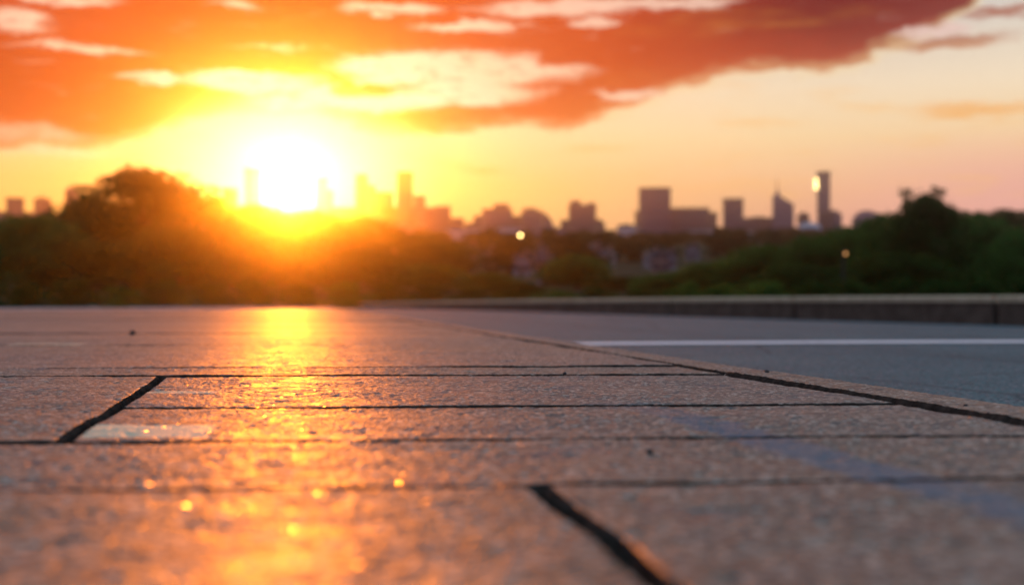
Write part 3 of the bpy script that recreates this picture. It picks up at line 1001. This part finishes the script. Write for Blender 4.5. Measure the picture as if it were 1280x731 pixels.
GS = 'shrubs behind the paving and wall'
rs = random.Random(3)
bush_spots = [(-20, 352), (40, 356), (90, 350), (150, 358), (205, 350), (262, 355), (318, 350), (372, 356), (430, 352), (486, 356), (540, 358),
              (592, 362), (640, 364), (694, 362), (748, 360), (800, 362), (850, 358), (905, 355), (958, 352), (1012, 352), (1066, 350),
              (1122, 348), (1176, 350), (1230, 350), (1284, 348)]
for i, (px, py) in enumerate(bush_spots):
    d = rs.uniform(49, 56) if px < 480 else rs.uniform(62, 74)
    if px > 850: d = rs.uniform(40, 48)
    g_ = px in (150, 430, 694, 850, 905, 958)
    x = (px - CX) / F * d
    tree('shrub', x, d, EYE + (HY - py) / F * d, 82 / F * d, 'bush', 'leaf_green' if g_ else 'leaf',
         'low light green shrub in the shrub belt behind the paving and wall' if g_ else 'low dark shrub in the shrub belt behind the paving and wall',
         'light green shrubs of the belt' if g_ else 'dark shrubs of the belt', low=0.0, cat='shrub')
for px, py, d, lab in ((145, 374, 44, 'small bright weed clump at the foot of the left trees'), (435, 372, 46, 'bright grassy clump near the far end of the paving'), (865, 352, 36, 'bright yellow green clump behind the middle of the wall')):
    tree('shrub', (px - CX) / F * d, d, EYE + (HY - py) / F * d, 40 / F * d, 'bush', 'leaf_green', lab, GS, low=0.0, cat='shrub')

# ------------------------------------------------------------------ houses on the hillside
M['house_wall'] = varied('pale_render', (0.26, 0.24, 0.26), (0.36, 0.33, 0.34), 1.5, 0.85, 0.2)
M['house_brick'] = varied('house_brick', (0.26, 0.16, 0.13), (0.34, 0.21, 0.17), 2.0, 0.9, 0.2)
M['roof_tile'] = varied('roof_tile', (0.13, 0.10, 0.10), (0.19, 0.15, 0.14), 2.0, 0.85, 0.2)
M['pane'], _, _ = new_mat('window_pane', (0.03, 0.035, 0.04), 0.15, 0.5)
M['door'], _, _ = new_mat('door_paint', (0.12, 0.07, 0.05), 0.5)


def house(px, py, d, wm, wall_m, label, rot, hh=3.4):
    wm *= 0.52
    d = far(d)
    x = (px - CX) / F * d
    z = ground_z(x, d)
    root = empty('house', (x, d, z), rot)
    tag(root, label, 'house', 'houses on the hillside below the city')
    dp = wm * 0.75
    MB().prism([(-wm / 2, -1), (wm / 2, -1), (wm / 2, hh), (0, hh + wm * 0.3), (-wm / 2, hh)], -dp / 2, dp / 2).build('wall', M[wall_m], root)
    r = MB()
    for sgn in (-1, 1):
        e = [(0, hh + wm * 0.3 + 0.02), (sgn * (wm / 2 + 0.5), hh - 0.28), (sgn * (wm / 2 + 0.5), hh - 0.03), (0, hh + wm * 0.3 + 0.27)]
        if sgn < 0: e = e[::-1]
        r.prism(e[::-1], -dp / 2 - 0.5, dp / 2 + 0.5)
    rf_ = r.build('roof', M['roof_tile'], root)
    MB().box(wm * 0.18, wm * 0.18 + 0.8, -0.4, 0.4, hh, hh + wm * 0.3 + 1.2).build('chimney', M['house_brick'], rf_)
    MB().box(-0.5, 0.5, -dp / 2 - 0.06, -dp / 2 - 0.003, 0.0, 2.1).build('door', M['door'], root)
    for wx in (-wm * 0.3, wm * 0.3):
        for wz in (1.0, 3.4):
            MB().box(wx - 0.6, wx + 0.6, -dp / 2 - 0.04, -dp / 2 - 0.004, wz, wz + 1.3).build('window', M['pane'], root)


houses = [(611, 329, 560, 9, 'house_wall', 'pale gabled house on the hill left of the dark wood'),
          (671, 323, 690, 11, 'house_wall', 'pale gabled house highest on the slope below the lamp'),
          (677, 341, 430, 8, 'house_wall', 'pale house beside the round green tree, upper of two'),
          (652, 348, 345, 7, 'house_wall', 'pale house low on the slope left of the round green tree'),
          (682, 362, 215, 5, 'house_wall', 'small pale house nearest the foot of the slope'),
          (742, 318, 660, 14, 'house_brick', 'long reddish house behind the round green tree'),
          (816, 331, 520, 8, 'house_wall', 'pale house standing alone right of the round green tree'),
          (835, 336, 470, 7, 'house_wall', 'second pale house further right of the round green tree'),
          (825, 345, 380, 7, 'house_brick', 'brick house just below the two pale houses'),
          (866, 317, 700, 8, 'house_wall', 'pale house at the left end of the right hand trees'),
          (757, 330, 540, 9, 'house_wall', 'pale house peeping over the round green tree'),
          (945, 320, 640, 11, 'house_wall', 'pale house among the trees below the slanted tower'),
          (587, 318, 720, 10, 'house_wall', 'pale house at the edge of the orange glow'),
          (486, 360, 300, 7, 'house_wall', 'pale house in the orange glow low on the slope')]
rs = random.Random(21)
for px, py, d, wm, wmn, lab in houses:
    house(px, py, d, wm, wmn, lab, rs.uniform(-0.5, 0.5))

# ------------------------------------------------------------------ hillside trees
rs = random.Random(99)
GH = 'trees on the far hillside'
gaps = [(h[0], far(h[2]), h[3] * 0.6) for h in houses]
count = 0
bands = [(170, 260, 16), (280, 420, 30), (430, 600, 44), (620, 820, 52), (850, 1150, 54), (1180, 1600, 60)]
for d0, d1, n in bands:
    for i in range(n):
        d = far(rs.uniform(d0, d1))
        px = -60 + 1400 * (i + rs.uniform(0.0, 1.0)) / n
        x = (px - CX) / F * d
        wpx = lambda m_: m_ / d * F
        width = rs.uniform(9, 14) * (1 + d / 1600)
        # keep the view to each house's front clear
        if any(abs(px - hx) < wpx(width) * 0.5 + wpx(hw) * 0.3 and d < hd + 5 for hx, hd, hw in gaps) and rs.random() < 0.85: continue
        h = rs.uniform(5.5, 8.5) * (1 + d / 2000)
        if d > 480: h *= 0.62
        if 780 < px < 900 and d < 400: h *= 0.7
        t_ = tree('broadleaf_tree', x, d, ground_z(x, d) + h, width, 'far', 'leaf_far', 'dark leafy tree in the woods on the slope below the city', GH, low=0.0)
        count += 1

# ------------------------------------------------------------------ the city
def facade(name, c, glass):
    m_, t, p = new_mat(name, c, 0.75, 0.3)
    co = obj_co(t)
    x, y, z = t.sep(co)
    u = t.m('FRACT', t.m('DIVIDE', t.m('ADD', t.m('ADD', x, y), 500.0), 3.4))
    v = t.m('FRACT', t.m('DIVIDE', t.m('ADD', z, 400.0), 3.7))
    k = t.m('MULTIPLY', t.m('MULTIPLY', t.m('GREATER_THAN', u, 0.28), t.m('GREATER_THAN', v, 0.36)), glass)
    base = t.mix(t.rng(t.noise(co, 0.05, 4), 0.3, 0.7), (*c, 1), tuple(q * 0.8 for q in c) + (1,))
    t.put(p.inputs['Base Color'], t.mix(k, base, (0.06, 0.065, 0.08, 1)))
    t.put(p.inputs['Roughness'], t.m('SUBTRACT', 0.8, t.m('MULTIPLY', k, 0.55)))
    return m_


M['f_stone'] = facade('stone_facade', (0.26, 0.19, 0.30), 0.7)
M['f_brick'] = facade('brick_facade', (0.20, 0.12, 0.19), 0.6)
M['f_conc'] = facade('concrete_facade', (0.30, 0.23, 0.36), 0.6)
M['f_glass'] = facade('glass_facade', (0.17, 0.14, 0.25), 0.8)
M['f_white'] = varied('white_cladding', (0.50, 0.49, 0.52), (0.58, 0.56, 0.6), 0.1, 0.7, 0.3)
M['roof_gravel'] = varied('roof_gravel', (0.16, 0.14, 0.14), (0.22, 0.2, 0.2), 0.4, 0.9, 0.1)
M['steel'], _, _ = new_mat('mast_steel', (0.22, 0.2, 0.2), 0.5, 0.5, 0.6)
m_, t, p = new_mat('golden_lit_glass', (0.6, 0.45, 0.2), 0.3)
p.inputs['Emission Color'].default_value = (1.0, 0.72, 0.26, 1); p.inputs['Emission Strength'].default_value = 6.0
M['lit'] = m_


def building(label, d, m_name, parts, cat='building', name='office_building', rot=0.0, deep=None, group='towers of the city skyline', lit=None):
    """parts: (part name, kind, x0, x1, ytop, ybottom-or-None, ...) in photo pixels at the building's own distance"""
    d = far(d)
    allx = [q for p_ in parts for q in (p_[2], p_[3])]
    cx = (min(allx) + max(allx)) / 2
    x = (cx - CX) / F * d
    gz = ground_z(x, d)
    rot = rot - math.atan2(x, d)      # fronts look down on the park
    root = empty(name, (x, d, gz), rot)
    tag(root, label, cat, group)
    toz = lambda py: EYE + (HY - py) / F * d - gz
    tox = lambda px: (px - cx) / F * d
    for part in parts:
        nm, kind, x0, x1, yt = part[:5]
        yb = part[5] if len(part) > 5 else None
        X0, X1, Z1 = tox(x0), tox(x1), toz(yt)
        Z0 = -6.0 if yb is None else toz(yb)
        D = (deep or max(7.0, min(22.0, (X1 - X0) * 0.9)))
        if nm in ('roof_box',): D = max(3.0, (X1 - X0) * 0.7)
        mm = M[m_name] if nm not in ('roof_box',) else M['roof_gravel']
        mb = MB()
        if kind == 'box':
            mb.box(X0, X1, -D / 2, D / 2, Z0, Z1)
            o = mb.build(nm, mm, root)
            if yb is None:
                g = 0.3
                pb = MB()
                pb.box(X0 - g, X1 + g, -D / 2 - g, D / 2 + g, Z1 + 0.003, Z1 + 1.2)
                pb.build('parapet', M['roof_gravel'], root)
        elif kind == 'slantR':      # roof falls to the right
            mb.prism([(X0, Z0), (X1, Z0), (X1, toz(part[6])), (X0 + (X1 - X0) * 0.35, Z1), (X0, Z1)], -D / 2, D / 2).build(nm, mm, root)
        elif kind == 'hip':
            i = (X1 - X0) * 0.22
            mb.prism([(X0, Z0), (X1, Z0), (X1, Z1 - (Z1 - Z0) * 0.4), (X1 - i, Z1), (X0 + i, Z1), (X0, Z1 - (Z1 - Z0) * 0.4)], -D / 2, D / 2).build(nm, mm, root)
        elif kind == 'round':
            n = 12; zm = toz(part[6])
            ol = [(X0, Z0), (X1, Z0)] + [((X0 + X1) / 2 + (X1 - X0) / 2 * math.cos(math.pi * k / n), zm + (Z1 - zm) * math.sin(math.pi * k / n)) for k in range(n + 1)]
            mb.prism(ol, -D / 2, D / 2).build(nm, mm, root)
        elif kind == 'cyl':
            r = (X1 - X0) / 2
            mb.lathe((X0 + X1) / 2, 0, [(r, Z0), (r, Z1 - r * 0.4), (r * 0.8, Z1 - r * 0.12), (r * 0.45, Z1)], 20).build(nm, mm, root)
        elif kind == 'dome':
            r = (X1 - X0) / 2; zb = toz(part[6])
            mb.lathe((X0 + X1) / 2, 0, [(r, Z0), (r, zb)] + [(r * math.cos(a), zb + (Z1 - zb) * math.sin(a)) for a in np.linspace(0.15, 1.45, 7)], 24).build(nm, mm, root)
        elif kind == 'spire':
            r = (X1 - X0) / 2
            mb.lathe((X0 + X1) / 2, 0, [(r, Z0), (r * 0.6, Z0 + (Z1 - Z0) * 0.35), (0.35, Z1)], 10).build(nm, M['steel'] if nm == 'mast' else mm, root)
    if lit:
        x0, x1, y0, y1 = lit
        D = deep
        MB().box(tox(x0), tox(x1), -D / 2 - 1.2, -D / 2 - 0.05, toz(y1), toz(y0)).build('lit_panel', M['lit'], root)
    return root


B = building
B('dark square block at the left edge of the skyline', 1750, 'f_brick', [('tower', 'box', 8, 29, 250), ('roof_box', 'box', 12, 22, 247, 249.5)])
B('square block with a thin mast near the left edge', 1780, 'f_brick', [('tower', 'box', 43, 63, 251), ('roof_box', 'box', 47, 58, 247, 250.5), ('mast', 'spire', 51.5, 53, 240, 247)])
B('rounded top tower peeping over the left trees', 1820, 'f_stone', [('tower', 'cyl', 82, 97, 235), ('wing', 'box', 97.5, 118, 258)])
B('long low block along the left skyline', 1850, 'f_conc', [('block', 'box', -40, 78, 268)], name='apartment_block')
B('small dark tower over the trees left of the sun', 1900, 'f_stone', [('tower', 'cyl', 279, 297, 234), ('wing', 'box', 260, 278.5, 248)])
B('tall slab tower washed pale by the sun glare', 2000, 'f_conc', [('tower', 'box', 306, 326, 213), ('roof_box', 'box', 310, 320, 210.5, 212.6)], name='office_tower')
B('slim tower just right of the sun', 2050, 'f_conc', [('tower', 'box', 394, 409, 224), ('roof_box', 'box', 397, 404, 221, 223.6), ('wing', 'box', 409.5, 416, 240)], name='office_tower')
B('domed tower at the left of the hazy cluster', 2000, 'f_stone', [('tower', 'cyl', 444, 460, 217), ('wing', 'box', 460.5, 469, 234), ('wing', 'box', 469.5, 479, 242)], name='office_tower')
B('stepped block between the domed tower and the tall slab', 2080, 'f_stone', [('block', 'box', 476, 492, 243), ('roof_box', 'box', 480, 486, 240, 242.6)])
B('tallest tower of the hazy cluster with chamfered top', 1950, 'f_glass', [('tower', 'box', 496, 516, 219), ('crown', 'hip', 496.5, 515.5, 215, 218.4)], name='office_tower')
B('narrow block against the right side of the tall hazy tower', 2000, 'f_conc', [('tower', 'box', 517, 532, 247)])
B('broad stepped block right of the hazy cluster', 1880, 'f_brick', [('block', 'box', 533, 563, 263), ('upper_storeys', 'box', 543, 563, 258, 262.5)])
B('low block at the right foot of the hazy cluster', 1840, 'f_brick', [('block', 'box', 563.5, 580, 275)])
B('wide stepped building with a box on its right end', 1900, 'f_stone', [('block', 'box', 603, 640, 264), ('wing', 'box', 592, 602.5, 272), ('wing', 'box', 582, 591.5, 281), ('roof_box', 'box', 617, 636, 255, 263.4)])
B('wide stepped building with a small flat top at its left', 1930, 'f_stone', [('block', 'box', 652, 678, 266), ('wing', 'box', 640.5, 651.5, 272), ('wing', 'slantR', 678.5, 691, 267, None, 278), ('roof_box', 'box', 655, 670, 260, 265.4)])
B('dark block filling the gap below the hazy tall tower', 2060, 'f_brick', [('block', 'box', 462, 540, 262), ('roof_box', 'box', 470, 490, 259, 261.4)])
B('pale long low building below the sloping roofs', 1700, 'f_white', [('block', 'box', 600, 655, 286), ('roof_box', 'box', 610, 640, 282, 285.4)], name='apartment_block')
B('pale terraced building right of the street lamp', 1680, 'f_conc', [('block', 'box', 660, 712, 288), ('upper_storeys', 'box', 668, 695, 283, 287.4)], name='apartment_block')
B('bulky dark tower with a notched roof', 1850, 'f_brick', [('tower', 'box', 711, 745, 259), ('upper_storeys', 'box', 713, 726, 251, 258.4), ('upper_storeys', 'box', 734, 744, 254, 258.4), ('upper_storeys', 'box', 726.2, 733.8, 256, 258.4), ('wing', 'slantR', 745.5, 756, 274, None, 279), ('wing', 'box', 701, 710.5, 277)])
B('low pale block left of the square grey tower', 1900, 'f_white', [('block', 'box', 772, 797, 284), ('roof_box', 'box', 778, 788, 280, 283.4)], name='apartment_block')
B('large square grey tower with a flat top', 1900, 'f_glass', [('tower', 'box', 799, 838, 238), ('roof_box', 'box', 802, 837, 236, 237.4), ('wing', 'box', 794, 798.5, 266)], name='office_tower')
B('wide dark slab attached right of the square tower', 1960, 'f_glass', [('block', 'box', 838.5, 886, 263), ('wing', 'box', 886.5, 896, 268), ('roof_box', 'box', 846, 862, 261, 262.4)])
B('dark rectangular tower left of the slanted tower', 1850, 'f_brick', [('tower', 'box', 904, 929, 251), ('upper_storeys', 'box', 905, 920, 248.5, 250.4)], name='office_tower')
B('low dark block between two towers', 1980, 'f_brick', [('block', 'box', 929.5, 965, 275), ('roof_box', 'hip', 938, 958, 271, 274.8)])
B('slanted crown tower with a thin spire', 1900, 'f_stone', [('tower', 'slantR', 966, 992, 246, None, 256), ('crown', 'spire', 967, 977, 236, 246), ('mast', 'spire', 971, 973, 224, 237)], name='office_tower')
B('small hip topped block right of the slanted tower', 1950, 'f_brick', [('tower', 'hip', 997, 1012, 266, 278), ('base', 'box', 997.5, 1011.5, 277.6)])
B('white domed hall at the foot of the slim tower', 1700, 'f_white', [('hall', 'dome', 996, 1027, 278, None, 287)], name='domed_hall')
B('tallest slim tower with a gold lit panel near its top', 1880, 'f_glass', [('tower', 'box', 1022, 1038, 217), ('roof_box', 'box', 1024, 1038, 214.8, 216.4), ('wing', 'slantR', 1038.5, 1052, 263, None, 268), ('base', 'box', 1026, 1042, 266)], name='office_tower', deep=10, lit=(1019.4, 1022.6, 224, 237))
B('round shouldered block at the right end of the skyline', 1900, 'f_conc', [('block', 'round', 1066, 1101, 264, None, 278)])
B('low dark slab on the horizon at the far right', 2000, 'f_brick', [('block', 'box', 1205, 1250, 279)])
for i, (a, b_, yt, d) in enumerate([(548, 600, 288, 1650), (716, 770, 291, 1640), (905, 960, 291, 1620), (1052, 1068, 288, 1700), (860, 905, 289, 1660), (120, 200, 272, 1850), (330, 392, 268, 1950), (416, 444, 262, 1980)]):
    lab = ['low pale terrace under the hazy cluster', 'low terrace below the notched dark tower', 'low terrace below the slanted tower', 'tiny low block right of the slim tower',
           'low terrace below the wide dark slab', 'low block hidden behind the tallest tree', 'low block straight below the sun', 'low block beside the domed hazy tower'][i]
    B(lab, d, 'f_conc' if i % 2 else 'f_white', [('block', 'box', a, b_, yt), ('roof_box', 'box', a + (b_ - a) * 0.3, a + (b_ - a) * 0.6, yt - 2.2, yt - 0.6)], name='apartment_block', group='low blocks at the foot of the skyline')

# ------------------------------------------------------------------ street lamps that are lit
def lamp_glow(name, col, strength):
    m_, t, p = new_mat(name, (0.8, 0.7, 0.5), 0.4)
    p.inputs['Emission Color'].default_value = (*col, 1); p.inputs['Emission Strength'].default_value = strength
    return m_


def street_lamp(px, py, d, label, col, strength, r):
    x = (px - CX) / F * d
    gz = ground_z(x, d)
    h = EYE + (HY - py) / F * d - gz
    root = empty('street_lamp', (x, d, gz))
    tag(root, label, 'street lamp', 'lit street lamps')
    MB().tube([(0, 0.4, -0.5), (0, 0.4, h * 0.5), (0, 0.4, h + r * 1.6)], [0.10, 0.08, 0.05], 8).build('pole', M['lamp_metal'], root)
    MB().tube([(0, 0.4, h + r * 1.6), (0, 0.2, h + r * 1.75), (0, 0.0, h + r * 1.5)], [0.05, 0.04, 0.04], 8).build('arm', M['lamp_metal'], root)
    MB().lathe(0, 0, [(r * 1.15, h + r * 0.9), (r * 0.9, h + r * 1.2), (r * 0.3, h + r * 1.5)], 14).build('hood', M['lamp_metal'], root)
    MB().lathe(0, 0, [(r * 0.3, h - r), (r * 0.8, h - r * 0.6), (r, h), (r * 0.85, h + r * 0.6), (r * 0.5, h + r * 0.88)], 14).build('globe', lamp_glow('lamp_glow', col, strength), root, True)


street_lamp(650.5, 294, 220, 'brightly lit street lamp in front of the pale terraces', (1.0, 0.66, 0.22), 18.0, 0.22)
street_lamp(1057, 317, 56, 'dim orange lamp glowing among the dark right hand trees', (1.0, 0.42, 0.08), 1.1, 0.075)

# ------------------------------------------------------------------ haze
hz = MB().box(-920, 920, -390, 1280, -3, 122)
m_ = bpy.data.materials.new('haze_air'); m_.use_nodes = True
t = NT(m_.node_tree); t.n.clear()
pv_ = t.n.new('ShaderNodeVolumePrincipled')
pv_.inputs['Color'].default_value = (0.95, 0.88, 0.86, 1)
pv_.inputs['Density'].default_value = 0.00040
pv_.inputs['Anisotropy'].default_value = 0.97
o_ = t.n.new('ShaderNodeOutputMaterial'); t.l.new(pv_.outputs[0], o_.inputs['Volume'])
haze = hz.build('haze', m_)
tag(haze, 'thin warm evening haze filling the air', 'haze', kind='stuff')
